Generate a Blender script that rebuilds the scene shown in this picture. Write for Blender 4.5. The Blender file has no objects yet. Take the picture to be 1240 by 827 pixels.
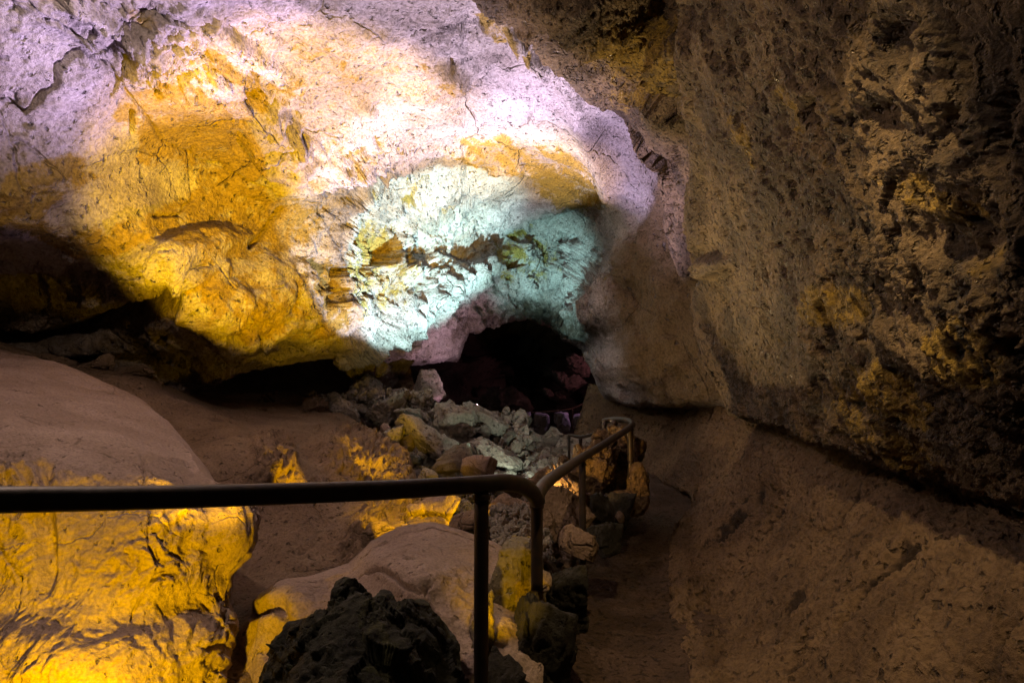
import bpy, math, random
import numpy as np
C = bpy.context.scene.collection
RS = np.random.RandomState(7)

# ------------------------------------------------------------------ camera
EYE = 1.5
PITCH = math.radians(2.9)
F = 826.7
FW = np.array([0, math.cos(PITCH), math.sin(PITCH)])
UP = np.array([0, -math.sin(PITCH), math.cos(PITCH)])
RT = np.array([1.0, 0, 0])
CAM = np.array([0, 0, EYE])

def U(px, py, d):
    """point at distance d in front of the viewpoint, seen at px, py of the 1240 x 827 photograph"""
    px = np.asarray(px, float); py = np.asarray(py, float); d = np.asarray(d, float)
    return (CAM + d[..., None] * (FW + ((px - 620) / F)[..., None] * RT - ((py - 413.5) / F)[..., None] * UP))

cam_d = bpy.data.cameras.new('camera'); cam = bpy.data.objects.new('camera', cam_d); C.objects.link(cam)
cam.location = CAM; cam.rotation_euler = (math.pi / 2 + PITCH, 0, 0)
cam_d.lens = 24; cam_d.sensor_width = 36; cam_d.clip_start = 0.05; cam_d.clip_end = 200
bpy.context.scene.camera = cam

# ------------------------------------------------------------------ noise (numpy)
_p = RS.permutation(256); PERM = np.concatenate([_p, _p, _p]).astype(np.int64)
_g = RS.normal(size=(256, 3)); GR = _g / np.linalg.norm(_g, axis=1)[:, None]

def perlin(P):
    Pi = np.floor(P).astype(np.int64); f = P - Pi; Pi &= 255
    w = f * f * f * (f * (f * 6 - 15) + 10)
    out = np.zeros(P.shape[:-1])
    for dx in (0, 1):
        ax = PERM[(Pi[..., 0] + dx) & 255]; wx = w[..., 0] if dx else 1 - w[..., 0]
        for dy in (0, 1):
            ay = PERM[ax + ((Pi[..., 1] + dy) & 255)]; wy = w[..., 1] if dy else 1 - w[..., 1]
            for dz in (0, 1):
                h = PERM[ay + ((Pi[..., 2] + dz) & 255)]; wz = w[..., 2] if dz else 1 - w[..., 2]
                g = GR[h]
                dot = g[..., 0] * (f[..., 0] - dx) + g[..., 1] * (f[..., 1] - dy) + g[..., 2] * (f[..., 2] - dz)
                out += dot * wx * wy * wz
    return out * 1.5

def fbm(P, o=4, gain=0.5, lac=2.03):
    s = 0; a = 1.0; n = 0
    for i in range(o):
        s = s + a * perlin(P + 17.3 * i); n += a; a *= gain; P = P * lac
    return s / n

def ridged(P, o=4, gain=0.5):
    s = 0; a = 1.0; n = 0
    for i in range(o):
        s = s + a * (1 - 2 * np.abs(perlin(P + 9.1 * i))); n += a; a *= gain; P = P * 2.07
    return s / n

def _hash(i, j, k, c):
    h = PERM[(PERM[(PERM[i & 255] + j) & 255] + k) & 255]
    return PERM[(h + 37 * c) & 255] / 255.0

def voronoi(P, jit=0.9):
    """F1, F2, random id values r0..r3 of the nearest cell and the offset to its centre"""
    Pi = np.floor(P).astype(np.int64); best = np.full(P.shape[:-1], 1e9); sec = best.copy()
    ids = np.zeros(P.shape, np.int64); off = np.zeros(P.shape)
    for dx in (-1, 0, 1):
        for dy in (-1, 0, 1):
            for dz in (-1, 0, 1):
                q = Pi + np.array([dx, dy, dz]); i, j, k = q[..., 0], q[..., 1], q[..., 2]
                c = q + 0.5 + jit * (np.stack([_hash(i, j, k, m) for m in (1, 2, 3)], -1) - 0.5)
                v = P - c; dd = np.sqrt((v * v).sum(-1)); m = dd < best
                sec = np.where(m, best, np.minimum(sec, dd)); best = np.where(m, dd, best)
                ids[m] = q[m]; off[m] = v[m]
    i, j, k = ids[..., 0], ids[..., 1], ids[..., 2]
    return best, sec, np.stack([_hash(i, j, k, m) for m in (4, 5, 6, 7)], -1), off

def plates(P, tilt=0.6):
    """height of broken slabs: every cell has its own level and slope"""
    Pw = P + 0.25 * np.stack([perlin(P * 1.7), perlin(P * 1.7 + 31), perlin(P * 1.7 + 67)], -1)
    f1, f2, r, off = voronoi(Pw)
    n = r[..., 1:4] * 2 - 1
    return (r[..., 0] - 0.5) + tilt * (off * n).sum(-1), f2 - f1

def smooth(a, b, x):
    t = np.clip((x - a) / (b - a), 0, 1); return t * t * (3 - 2 * t)

def blob(px, py, cx, cy, rx, ry, rot=0, soft=0.35):
    """1 inside a soft ellipse of a surface's own layout"""
    c, s = math.cos(math.radians(rot)), math.sin(math.radians(rot))
    x = (px - cx) * c + (py - cy) * s; y = -(px - cx) * s + (py - cy) * c
    return 1 - smooth(1 - soft, 1 + soft, np.sqrt((x / rx) ** 2 + (y / ry) ** 2))

def seg_dist(px, py, pts):
    best = np.full(px.shape, 1e9)
    for (x0, y0), (x1, y1) in zip(pts[:-1], pts[1:]):
        vx, vy = x1 - x0, y1 - y0; t = np.clip(((px - x0) * vx + (py - y0) * vy) / (vx * vx + vy * vy + 1e-9), 0, 1)
        best = np.minimum(best, np.hypot(px - x0 - t * vx, py - y0 - t * vy))
    return best

class RBF:
    def __init__(s, pts, val, sm=0.002):
        s.x = np.asarray(pts, float) / 300; n = len(s.x)
        r = np.linalg.norm(s.x[:, None] - s.x[None], axis=2)
        A = np.zeros((n + 3, n + 3)); A[:n, :n] = s.k(r) + sm * np.eye(n)
        A[:n, n] = 1; A[:n, n + 1:] = s.x; A[n, :n] = 1; A[n + 1:, :n] = s.x.T
        s.w = np.linalg.solve(A, np.concatenate([np.asarray(val, float), [0, 0, 0]]))
    def k(s, r):
        return np.where(r > 0, r * r * np.log(np.maximum(r, 1e-9)), 0)
    def __call__(s, px, py):
        q = np.stack([px, py], -1) / 300; out = s.w[-3] + q @ s.w[-2:]
        for i, c in enumerate(s.x):
            out = out + s.w[i] * s.k(np.sqrt(((q - c) ** 2).sum(-1)))
        return out

# ------------------------------------------------------------------ mesh helpers
def link(name, me, mat, parent=None):
    o = bpy.data.objects.new(name, me); C.objects.link(o)
    if mat: me.materials.append(mat)
    if parent: o.parent = parent
    return o

def mesh(name, V, Fc, attrs=None, smooth_=True):
    me = bpy.data.meshes.new(name)
    V = np.asarray(V, np.float32); Fc = np.asarray(Fc, np.int32); n = Fc.shape[1]
    me.vertices.add(len(V)); me.vertices.foreach_set('co', V.ravel())
    me.loops.add(Fc.size); me.loops.foreach_set('vertex_index', Fc.ravel())
    me.polygons.add(len(Fc)); me.polygons.foreach_set('loop_start', np.arange(0, Fc.size, n, dtype=np.int32))
    me.polygons.foreach_set('use_smooth', np.full(len(Fc), smooth_))
    for k, v in (attrs or {}).items():
        a = me.attributes.new(k, 'FLOAT', 'POINT'); a.data.foreach_set('value', np.asarray(v, np.float32).ravel())
    me.update(calc_edges=True); me.validate()
    return me

def grid_faces(nr, nc):
    i = np.arange(nr * nc).reshape(nr, nc)
    return np.stack([i[:-1, :-1], i[1:, :-1], i[1:, 1:], i[:-1, 1:]], -1).reshape(-1, 4)

def grid_normals(P):
    du = np.gradient(P, axis=1); dv = np.gradient(P, axis=0)
    n = np.cross(dv, du); n /= np.linalg.norm(n, axis=-1)[..., None] + 1e-12
    mid = P[P.shape[0] // 2, P.shape[1] // 2]; nm = n[P.shape[0] // 2, P.shape[1] // 2]
    if np.dot(nm, CAM - mid) < 0: n = -n; return n, True
    return n, False

def set_props(o, label=None, cat=None, group=None, kind=None):
    if label: o['label'] = label
    if cat: o['category'] = cat
    if group: o['group'] = group
    if kind: o['kind'] = kind
    return o

def curve(pts, n, x=None):
    """monotone resample of a polyline: y at x, or n even points along it"""
    pts = np.array(pts, float)
    t = np.concatenate([[0], np.cumsum(np.linalg.norm(np.diff(pts[:, :2], axis=0), axis=1))])
    s = np.linspace(0, t[-1], n)
    k = max(1, n // (len(pts) * 3))
    out = np.stack([np.interp(s, t, pts[:, j]) for j in range(pts.shape[1])], -1)
    ker = np.ones(k) / k
    if k > 1:
        pad = np.pad(out, ((k, k), (0, 0)), 'edge')
        out2 = np.stack([np.convolve(pad[:, j], ker, 'same') for j in range(out.shape[1])], -1)[k:-k]
        out2[0], out2[-1] = out[0], out[-1]; out = out2
    return out

def sheet(name, top, bot, depth, nr, nc, disp, mat, curl_bot=0, curl_top=0, curl_left=0, curl_right=0, pw=1.0, parent=None, attr=None, thick=1.0):
    """rock face lofted between two edge curves; its depth comes from scattered soundings, its edges roll away from view"""
    A = top if isinstance(top, np.ndarray) else curve(top, nc)
    B = bot if isinstance(bot, np.ndarray) else curve(bot, nc)
    t = nr if isinstance(nr, np.ndarray) else np.linspace(0, 1, nr) ** pw
    px = A[None, :, 0] * (1 - t[:, None]) + B[None, :, 0] * t[:, None]
    py = A[None, :, 1] * (1 - t[:, None]) + B[None, :, 1] * t[:, None]
    pts = [(a, b) for a, b, _ in depth]
    rbf = RBF(pts, [math.log(c) for *_, c in depth])
    d = np.exp(rbf(px, py))
    def roll(px, py, d, n, r, axis, end):
        sl = [slice(None)] * 2
        def take(a, k): return np.take(a, k, axis=axis)
        e = -1 if end else 0; e2 = -6 if end else 5
        vx, vy = take(px, e) - take(px, e2), take(py, e) - take(py, e2)
        L = np.hypot(vx, vy) + 1e-9; vx, vy = vx / L, vy / L
        de = take(d, e)
        rows = []
        for k in range(1, n + 1):
            th = math.pi * 0.75 * k / n
            rp = r * F / de
            o = 0.22 * rp * (math.sin(th)); dd = r * 2.0 * thick * (1 - math.cos(th))
            rows.append((take(px, e) + vx * o, take(py, e) + vy * o, de + dd))
        if not end: rows = rows[::-1]
        S = [np.stack([q[j] for q in rows], axis=axis) for j in range(3)]
        o_ = [np.concatenate([a, b] if end else [b, a], axis=axis) for a, b in zip((px, py, d), S)]
        return o_
    if curl_bot: px, py, d = roll(px, py, d, 24, curl_bot, 0, True)
    if curl_top: px, py, d = roll(px, py, d, 24, curl_top, 0, False)
    if curl_right: px, py, d = roll(px, py, d, 24, curl_right, 1, True)
    if curl_left: px, py, d = roll(px, py, d, 24, curl_left, 1, False)
    P = U(px, py, d)
    N, flip = grid_normals(P)
    # soften the normals so that strong relief does not fold over
    h, at = disp(px, py, d, P)
    fd = np.ones(P.shape[:2]); q = np.linspace(1, 0.15, 24)
    if curl_bot: fd[(slice(-24, None))] *= q[:, None]
    if curl_top: fd[:24] *= q[::-1, None]
    if curl_right: fd[:, -24:] *= q[None]
    if curl_left: fd[:, :24] *= q[None, ::-1]
    P2 = P + N * (h * fd)[..., None]
    Fc = grid_faces(*px.shape)
    if flip: Fc = Fc[:, ::-1]
    at = dict(at or {})
    me = mesh(name, P2.reshape(-1, 3), Fc, {k: v for k, v in at.items()})
    return link(name, me, mat, parent), P2

# ------------------------------------------------------------------ materials
def rock_mat(name, c1, c2, ochre=(0.42, 0.25, 0.05), dark=(0.05, 0.035, 0.025), scale=3.0, bump=0.02, fine=60, rough=0.85, spec=0.3, speck=0.35, cracks=0.0, wet=0.0, crack_scale=3.0, stretch=None, auto=0.0, pits=0.0):
    m = bpy.data.materials.new(name); m.use_nodes = True; nt = m.node_tree; N = nt.nodes; L = nt.links
    N.clear()
    out = N.new('ShaderNodeOutputMaterial'); bs = N.new('ShaderNodeBsdfPrincipled'); L.new(bs.outputs[0], out.inputs[0])
    geo = N.new('ShaderNodeTexCoord'); co = geo.outputs['Object']
    if stretch:
        mp = N.new('ShaderNodeMapping'); mp.inputs['Rotation'].default_value = stretch[0]; mp.inputs['Scale'].default_value = stretch[1]
        L.new(co, mp.inputs[0]); co = mp.outputs[0]
    def noise(s, det, r=0.55, dist=0.0):
        n = N.new('ShaderNodeTexNoise'); n.inputs['Scale'].default_value = s; n.inputs['Detail'].default_value = det
        n.inputs['Roughness'].default_value = r; n.inputs['Distortion'].default_value = dist
        L.new(co, n.inputs['Vector']); return n.outputs['Fac']
    def ramp(f, a, b):
        r = N.new('ShaderNodeMapRange'); r.inputs['From Min'].default_value = a; r.inputs['From Max'].default_value = b
        r.interpolation_type = 'SMOOTHSTEP'; L.new(f, r.inputs['Value']); return r.outputs[0]
    def mix(f, a, b, mode='MIX'):
        x = N.new('ShaderNodeMix'); x.data_type = 'RGBA'; x.blend_type = mode
        if isinstance(f, float): x.inputs[0].default_value = f
        else: L.new(f, x.inputs[0])
        for s, v in ((x.inputs[6], a), (x.inputs[7], b)):
            if isinstance(v, tuple): s.default_value = (*v, 1)
            else: L.new(v, s)
        return x.outputs[2]
    def math_(op, a, b):
        x = N.new('ShaderNodeMath'); x.operation = op
        for s, v in ((x.inputs[0], a), (x.inputs[1], b)):
            if isinstance(v, (int, float)): s.default_value = v
            else: L.new(v, s)
        return x.outputs[0]
    big = noise(scale, 6); mid = noise(scale * 4.3, 10, 0.72, 0.1); fin = noise(fine, 5, 0.6)
    col = mix(ramp(big, 0.35, 0.65), c1, c2)
    at = N.new('ShaderNodeAttribute'); at.attribute_name = 'ochre'
    om = ramp(math_('ADD', math_('ADD', at.outputs['Fac'], auto), math_('MULTIPLY', math_('SUBTRACT', mid, 0.5), 1.1)), 0.42, 0.62)
    col = mix(om, col, ochre)
    ad = N.new('ShaderNodeAttribute'); ad.attribute_name = 'dark'
    dm = ramp(math_('ADD', ad.outputs['Fac'], math_('MULTIPLY', math_('SUBTRACT', mid, 0.5), 0.9)), 0.35, 0.75)
    col = mix(dm, col, dark)
    ab = N.new('ShaderNodeAttribute'); ab.attribute_name = 'brown'
    bm_ = ramp(math_('ADD', ab.outputs['Fac'], math_('MULTIPLY', math_('SUBTRACT', mid, 0.5), 0.7)), 0.25, 0.75)
    col = mix(bm_, col, (0.17, 0.12, 0.065))
    col = mix(speck, col, mix(ramp(fin, 0.32, 0.62), (0.28, 0.26, 0.25), (1.0, 1.0, 1.0)), 'MULTIPLY')
    pit = noise(fine * 0.45, 3, 0.5)
    col = mix(math_('MULTIPLY', ramp(pit, 0.36 + pits, 0.28 + pits), 0.7), col, tuple(x * 0.25 for x in c1))
    L.new(col, bs.inputs['Base Color'])
    bs.inputs['Specular IOR Level'].default_value = spec
    if wet:
        L.new(math_('SUBTRACT', rough, math_('MULTIPLY', ramp(noise(fine * 0.6, 2), 0.58, 0.7), wet)), bs.inputs['Roughness'])
    else:
        bs.inputs['Roughness'].default_value = rough
    h = math_('ADD', math_('MULTIPLY', mid, 0.9), math_('MULTIPLY', fin, 0.35))
    h = math_('SUBTRACT', h, math_('MULTIPLY', ramp(pit, 0.40 + pits, 0.26 + pits), 0.8))
    if cracks:
        v = N.new('ShaderNodeTexVoronoi'); v.feature = 'DISTANCE_TO_EDGE'; v.inputs['Scale'].default_value = crack_scale
        wn = N.new('ShaderNodeTexNoise'); wn.inputs['Scale'].default_value = crack_scale * 2; wn.inputs['Detail'].default_value = 4
        L.new(co, wn.inputs['Vector'])
        va = N.new('ShaderNodeVectorMath'); va.operation = 'MULTIPLY_ADD'; va.inputs[1].default_value = (0.25,) * 3
        L.new(wn.outputs['Color'], va.inputs[0]); L.new(co, va.inputs[2]); L.new(va.outputs[0], v.inputs['Vector'])
        cm = ramp(v.outputs['Distance'], 0.014, 0.0)
        cm = math_('MULTIPLY', cm, ramp(big, 0.42, 0.6))
        h = math_('SUBTRACT', h, math_('MULTIPLY', cm, cracks))
    b = N.new('ShaderNodeBump'); b.inputs['Distance'].default_value = bump; b.inputs['Strength'].default_value = 1.0
    L.new(h, b.inputs['Height']); L.new(b.outputs[0], bs.inputs['Normal'])
    return m

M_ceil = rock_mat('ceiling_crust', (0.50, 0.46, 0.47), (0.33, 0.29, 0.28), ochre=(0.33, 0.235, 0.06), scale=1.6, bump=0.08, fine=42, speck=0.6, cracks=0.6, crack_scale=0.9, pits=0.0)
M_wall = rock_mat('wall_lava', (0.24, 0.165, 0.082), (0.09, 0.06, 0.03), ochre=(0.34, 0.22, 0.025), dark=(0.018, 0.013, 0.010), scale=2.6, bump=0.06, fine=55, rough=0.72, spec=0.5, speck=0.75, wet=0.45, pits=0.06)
M_bank = rock_mat('bank_dust', (0.24, 0.16, 0.09), (0.14, 0.09, 0.052), ochre=(0.30, 0.19, 0.05), dark=(0.035, 0.022, 0.014), scale=1.9, bump=0.06, fine=50, speck=0.6, pits=0.025)
M_mound = rock_mat('mound_lava', (0.27, 0.19, 0.125), (0.18, 0.12, 0.075), ochre=(0.40, 0.28, 0.07), dark=(0.06, 0.035, 0.022), scale=2.0, bump=0.04, fine=60, speck=0.55, cracks=0.5, crack_scale=1.6)
M_pale = rock_mat('dusty_lava', (0.36, 0.27, 0.22), (0.27, 0.195, 0.15), ochre=(0.40, 0.29, 0.07), scale=2.2, bump=0.022, fine=80, speck=0.45, cracks=0.5, crack_scale=2.0, pits=-0.03)
M_rub = rock_mat('rubble_rock', (0.34, 0.31, 0.27), (0.24, 0.21, 0.17), ochre=(0.40, 0.25, 0.05), scale=2.5, bump=0.05, fine=40, speck=0.5, pits=0.04)
M_orange = rock_mat('orange_rock', (0.20, 0.13, 0.055), (0.12, 0.075, 0.04), ochre=(0.34, 0.20, 0.045), scale=4, bump=0.05, fine=50, speck=0.6, auto=0.15, pits=0.04)
M_black = rock_mat('shade_black_lava', (0.032, 0.028, 0.02), (0.016, 0.014, 0.010), ochre=(0.06, 0.06, 0.025), scale=5, bump=0.03, fine=70, rough=0.8, speck=0.5)  # near-black albedo puts the deep shade beside the path into the colour
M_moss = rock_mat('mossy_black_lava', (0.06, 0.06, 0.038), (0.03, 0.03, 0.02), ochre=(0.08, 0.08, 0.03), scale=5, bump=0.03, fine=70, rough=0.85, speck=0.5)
M_pillar = rock_mat('mossy_rock', (0.20, 0.17, 0.12), (0.13, 0.10, 0.07), ochre=(0.30, 0.22, 0.03), scale=5, bump=0.025, fine=70, speck=0.5)
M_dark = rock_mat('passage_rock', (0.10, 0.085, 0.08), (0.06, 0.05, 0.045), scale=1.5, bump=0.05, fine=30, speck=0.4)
M_path = rock_mat('path_dirt', (0.12, 0.078, 0.052), (0.07, 0.045, 0.03), scale=3, bump=0.035, fine=70, speck=0.6, pits=0.04)

def metal_mat():
    m = bpy.data.materials.new('worn_metal'); m.use_nodes = True; nt = m.node_tree; N = nt.nodes; L = nt.links
    bs = N['Principled BSDF']; bs.inputs['Metallic'].default_value = 0.3; bs.inputs['Roughness'].default_value = 0.5
    n = N.new('ShaderNodeTexNoise'); n.inputs['Scale'].default_value = 22; n.inputs['Detail'].default_value = 6
    tc = N.new('ShaderNodeTexCoord'); L.new(tc.outputs['Object'], n.inputs['Vector'])
    r = N.new('ShaderNodeValToRGB'); r.color_ramp.elements[0].position = 0.4; r.color_ramp.elements[1].position = 0.7
    r.color_ramp.elements[0].color = (0.03, 0.024, 0.021, 1); r.color_ramp.elements[1].color = (0.06, 0.036, 0.022, 1)
    L.new(n.outputs['Fac'], r.inputs[0]); L.new(r.outputs[0], bs.inputs['Base Color'])
    b = N.new('ShaderNodeBump'); b.inputs['Distance'].default_value = 0.002; L.new(n.outputs['Fac'], b.inputs['Height']); L.new(b.outputs[0], bs.inputs['Normal'])
    return m
M_metal = metal_mat()

# ------------------------------------------------------------------ THE CEILING AND BACK WALL
ceil_depth = [(-400, -350, 1.9), (0, -350, 2.1), (400, -350, 2.4), (800, -350, 2.4), (-400, 0, 2.7), (-400, 250, 3.1), (-400, 420, 3.6),
    (0, 0, 3.5), (150, 0, 3.9), (300, 0, 4.2), (450, 0, 4.4), (600, 0, 4.5), (800, 0, 4.4),
    (0, 150, 4.1), (60, 110, 4.1), (150, 110, 4.5), (250, 110, 4.7), (330, 110, 5.2), (420, 110, 5.4), (520, 110, 5.7), (620, 100, 5.8), (700, 100, 5.8), (800, 100, 5.4),
    (100, 200, 4.7), (200, 190, 5.3), (270, 190, 5.7), (325, 185, 5.7), (360, 200, 6.0), (450, 200, 7.0), (550, 200, 7.6), (650, 200, 7.8), (720, 200, 7.5), (760, 170, 6.6), (810, 200, 6.3),
    (0, 262, 4.3), (100, 285, 4.9), (200, 290, 5.4), (300, 290, 6.2), (400, 290, 7.2), (180, 335, 5.2), (260, 385, 5.7), (330, 400, 6.4), (390, 405, 7.2), (420, 395, 7.6),
    (0, 320, 5.3), (0, 380, 5.9), (90, 350, 5.9), (90, 400, 6.2), (170, 395, 6.2), (190, 440, 6.5), (0, 430, 6.0), (100, 440, 6.3), (250, 430, 6.5), (340, 430, 7.2),
    (430, 340, 8.0), (500, 270, 9.2), (500, 330, 9.1), (540, 330, 9.7), (600, 280, 10.4), (620, 310, 10.6), (680, 300, 10.8), (700, 260, 9.9), (735, 250, 9.2), (650, 240, 9.6),
    (440, 400, 8.1), (520, 362, 9.2), (580, 332, 9.9), (470, 430, 9.4), (450, 470, 9.5), (540, 400, 9.8), (540, 440, 10.3), (580, 380, 10.3), (640, 370, 10.9), (640, 395, 11.4), (690, 380, 10.9), (715, 420, 10.3),
    (740, 310, 9.3), (760, 345, 8.4), (725, 375, 8.5), (722, 430, 8.6), (735, 470, 8.7), (780, 290, 8.0), (810, 270, 7.3), (800, 340, 7.3), (780, 400, 7.6), (820, 460, 7.2), (870, 480, 6.7), (860, 400, 6.7), (900, 400, 6.6), (900, 200, 6.6)]
def ceil_disp(px, py, d, P):
    big = 0.16 * fbm(P * 0.55 + 3, 3)
    # flaked belts
    fl = np.maximum.reduce([blob(px, py, 190, 60, 190, 45, 33), blob(px, py, 300, 130, 90, 45, 30), blob(px, py, 470, 210, 130, 60, 5),
        1.0 * blob(px, py, 500, 330, 140, 95, -25), blob(px, py, 640, 340, 110, 80, 0), 0.8 * blob(px, py, 480, 270, 120, 50), 0.9 * blob(px, py, 700, 60, 130, 40, 38), 0.6 * blob(px, py, 120, 380, 240, 80, 10),
        0.5 * blob(px, py, 500, 420, 120, 60), 0.5 * blob(px, py, 560, 60, 60, 50, 30)])
    smoothz = np.maximum.reduce([blob(px, py, 620, 180, 120, 60, 15), blob(px, py, 760, 200, 60, 110, -30), blob(px, py, 420, 90, 120, 30, 38), blob(px, py, 220, 200, 110, 90)])
    w = fl * (1 - 0.6 * smoothz)
    Q = P * np.array([1.0, 0.8, 1.0])
    p1, e1 = plates(Q * 1.5, 0.8); p2, e2 = plates(Q * 4.2 + 5, 0.9); p3, e3 = plates(Q * 9.5 + 11, 0.9)
    far = smooth(5, 9, d)
    back = blob(px, py, 560, 330, 190, 110, -10)
    h = big + w * ((0.15 + 0.03 * back) * p1 + (0.08 + 0.03 * back) * p2 + 0.045 * p3 + back * 0.045 * ridged(P * 3.4 + 2, 5, 0.65)) + (1 - w) * (0.05 * p1 * smooth(-0.2, 0.2, fbm(P * 0.9 + 40, 2)))
    h += 0.055 * fbm(P * 2.5, 5, 0.6) + 0.010 * (0.4 + w) * fbm(P * 14, 3) + 0.012 * ridged(P * 6, 3) * w
    # drawn-out ridges across the middle of the roof
    sx = px * 0.87 + py * 0.5; sy = -px * 0.5 + py * 0.87
    mid_ = np.maximum(blob(px, py, 430, 110, 260, 110, 30, .5), blob(px, py, 620, 190, 150, 60, 15, .5))
    h += mid_ * (0.085 * fbm(np.stack([sx / 120, sy / 16, sx * 0], -1), 4) + 0.02 * ridged(np.stack([sx / 60, sy / 9, sx * 0 + 7], -1), 3))
    # broken crust: sharp little scabs
    cr_ = smooth(-0.25, 0.3, fbm(P * 1.1 + 77, 3)) * (1 - 0.7 * smoothz)
    cr_ = cr_ * (0.3 + 0.9 * w)
    h += cr_ * (0.024 * np.abs(fbm(P * 7 + 5, 4)) * 2 - 0.012 + 0.014 * np.clip(fbm(P * 11 + 8, 3) * 6, -1, 1))
    # popcorn crust near left
    pc = smooth(-0.1, 0.25, fbm(P * 1.3 + 9, 3))
    h += 0.020 * pc * np.maximum(0, perlin(P * 24)) * (d < 6.5)
    # streaky fan on the far right of the back wall and the S-shaped wall
    st = blob(px, py, 750, 330, 75, 170, 0)
    ang = P @ np.array([[1.0, 0, 0], [0, 1.0, 0], [0, 0, 1.0]])
    S = np.stack([P[..., 0] * 5 + P[..., 1] * 5, P[..., 1] * 1.2, P[..., 2] * 1.1 + P[..., 0] * 2], -1)
    h += st * (0.09 * fbm(S * 1.8, 5, 0.6) + 0.03 * ridged(S * 3.5, 3))
    # the ridge where the far right wall turns under the roof, and water-worn streaks on it
    h += 0.16 * np.exp(-(seg_dist(px, py, [(690, 105), (722, 175), (750, 240), (778, 295), (768, 335), (735, 375), (722, 400)]) / 15) ** 2)
    fa = np.arctan2(py - 262, px - 668); fr = np.hypot(px - 668, py - 262)
    fan = blob(px, py, 690, 345, 75, 85, 0, .4)
    h += fan * (0.10 * fbm(np.stack([fa * 5, fr / 70, fa * 0 + 3], -1), 4) + 0.04 * ridged(np.stack([fa * 14, fr / 60, fa * 0 + 9], -1), 3))
    # pitted grain of the smooth parts
    h -= 0.05 * np.maximum(0, fbm(P * np.array([6, 5, 6]) + 90, 3) - 0.22)
    rough_ = 1 - 0.75 * smoothz
    h += rough_ * (0.05 * ridged(P * np.array([2.8, 2.4, 3.2]) + 33, 5, 0.62) + 0.05 * np.clip(3 * fbm(P * 1.9 + 44, 4), -0.5, 0.5))
    # long creases
    def crease(pts, wdt, dep):
        return -dep * np.exp(-(seg_dist(px, py, pts) / wdt) ** 2)
    jx = 5 * perlin(np.stack([px / 23, py / 23, px * 0], -1)); 
    def crack(pts, wdt, dep):
        return -dep * np.exp(-(seg_dist(px + jx, py + jx[::-1, ::-1] * 0 + 4 * perlin(np.stack([px / 17, py / 17, px * 0 + 5], -1)), pts) / (1.4 * wdt)) ** 2) * 1.7
    h += crack([(0, 118), (30, 131), (60, 100), (68, 75), (96, 48), (105, 20)], 1.8, 0.05)
    h += crack([(130, 110), (148, 75), (165, 50)], 1.6, 0.04)
    h += crack([(98, 55), (130, 75), (200, 172), (235, 190), (300, 215), (325, 225)], 1.5, 0.03)
    h += crack([(157, 155), (155, 130)], 2, 0.06)
    h += crack([(232, 180), (230, 240), (215, 262), (180, 265)], 1.5, 0.03)
    h += crack([(640, 145), (650, 118)], 1.5, 0.03) + crack([(300, 300), (330, 268), (345, 250)], 2.2, 0.08)
    # slot of the low hollow, left
    h += crease([(-100, 410), (40, 412), (100, 400), (160, 382), (210, 362)], 8, 0.35)
    h += crease([(-100, 350), (30, 345), (90, 330), (130, 345)], 14, 0.10)
    h += crease([(60, 446), (140, 440), (230, 452)], 8, 0.25)
    # ledges that hang down (flakes with a shadow side)
    for (x, y, rx, ry, ro, a) in [(328, 160, 40, 26, 60, 0.22), (300, 62, 90, 12, 32, 0.10), (130, 20, 100, 8, 33, 0.10), (380, 188, 60, 9, 5, 0.12), (440, 130, 14, 7, 20, 0.08), (540, 85, 28, 10, 20, 0.10), (470, 238, 60, 9, -8, 0.12), (690, 90, 100, 12, 42, 0.10), (560, 185, 100, 8, 12, 0.08), (650, 45, 40, 14, 30, 0.15), (240, 300, 60, 18, -12, 0.12)]:
        h += a * blob(px, py, x, y, rx, ry, ro, 0.5)
    # the ridge along the lower edge of the back band
    dr = seg_dist(px, py, [(425, 420), (470, 392), (520, 362), (575, 335), (625, 305)])
    h += 0.22 * np.exp(-(dr / 14) ** 2)
    # ---- colour: ochre mineral stain, with amber light pools painted in as ochre
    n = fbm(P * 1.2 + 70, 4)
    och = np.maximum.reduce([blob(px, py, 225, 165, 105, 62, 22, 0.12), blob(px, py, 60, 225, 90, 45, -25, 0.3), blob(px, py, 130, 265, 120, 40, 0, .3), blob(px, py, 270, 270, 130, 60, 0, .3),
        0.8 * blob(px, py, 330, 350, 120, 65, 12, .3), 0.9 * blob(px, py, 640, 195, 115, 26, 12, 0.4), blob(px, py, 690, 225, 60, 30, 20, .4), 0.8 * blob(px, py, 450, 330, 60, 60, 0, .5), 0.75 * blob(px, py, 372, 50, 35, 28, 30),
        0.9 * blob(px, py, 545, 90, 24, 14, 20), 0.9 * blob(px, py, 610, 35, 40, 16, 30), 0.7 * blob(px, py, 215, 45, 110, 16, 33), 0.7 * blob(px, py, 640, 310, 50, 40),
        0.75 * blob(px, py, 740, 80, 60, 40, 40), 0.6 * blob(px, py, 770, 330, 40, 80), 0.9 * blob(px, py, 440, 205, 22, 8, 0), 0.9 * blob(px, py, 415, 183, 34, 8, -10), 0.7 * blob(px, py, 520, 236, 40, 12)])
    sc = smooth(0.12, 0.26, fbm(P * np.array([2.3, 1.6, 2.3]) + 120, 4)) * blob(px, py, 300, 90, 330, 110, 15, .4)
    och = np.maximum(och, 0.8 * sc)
    lil = np.maximum(blob(px, py, 125, 175, 35, 34, 0, .4), blob(px, py, 145, 235, 80, 26, -15, .4))  # lilac light pools: the painted amber is held back here
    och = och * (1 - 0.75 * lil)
    # amber light band painted as ochre; lower broken slabs turn ochre too
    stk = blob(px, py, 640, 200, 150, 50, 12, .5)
    och = och * (1 - 0.1 * stk) + stk * 0.12 + stk * 0.35 * fbm(np.stack([sx / 90, sy / 10, sx * 0 + 2], -1), 4) * 2
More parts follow.
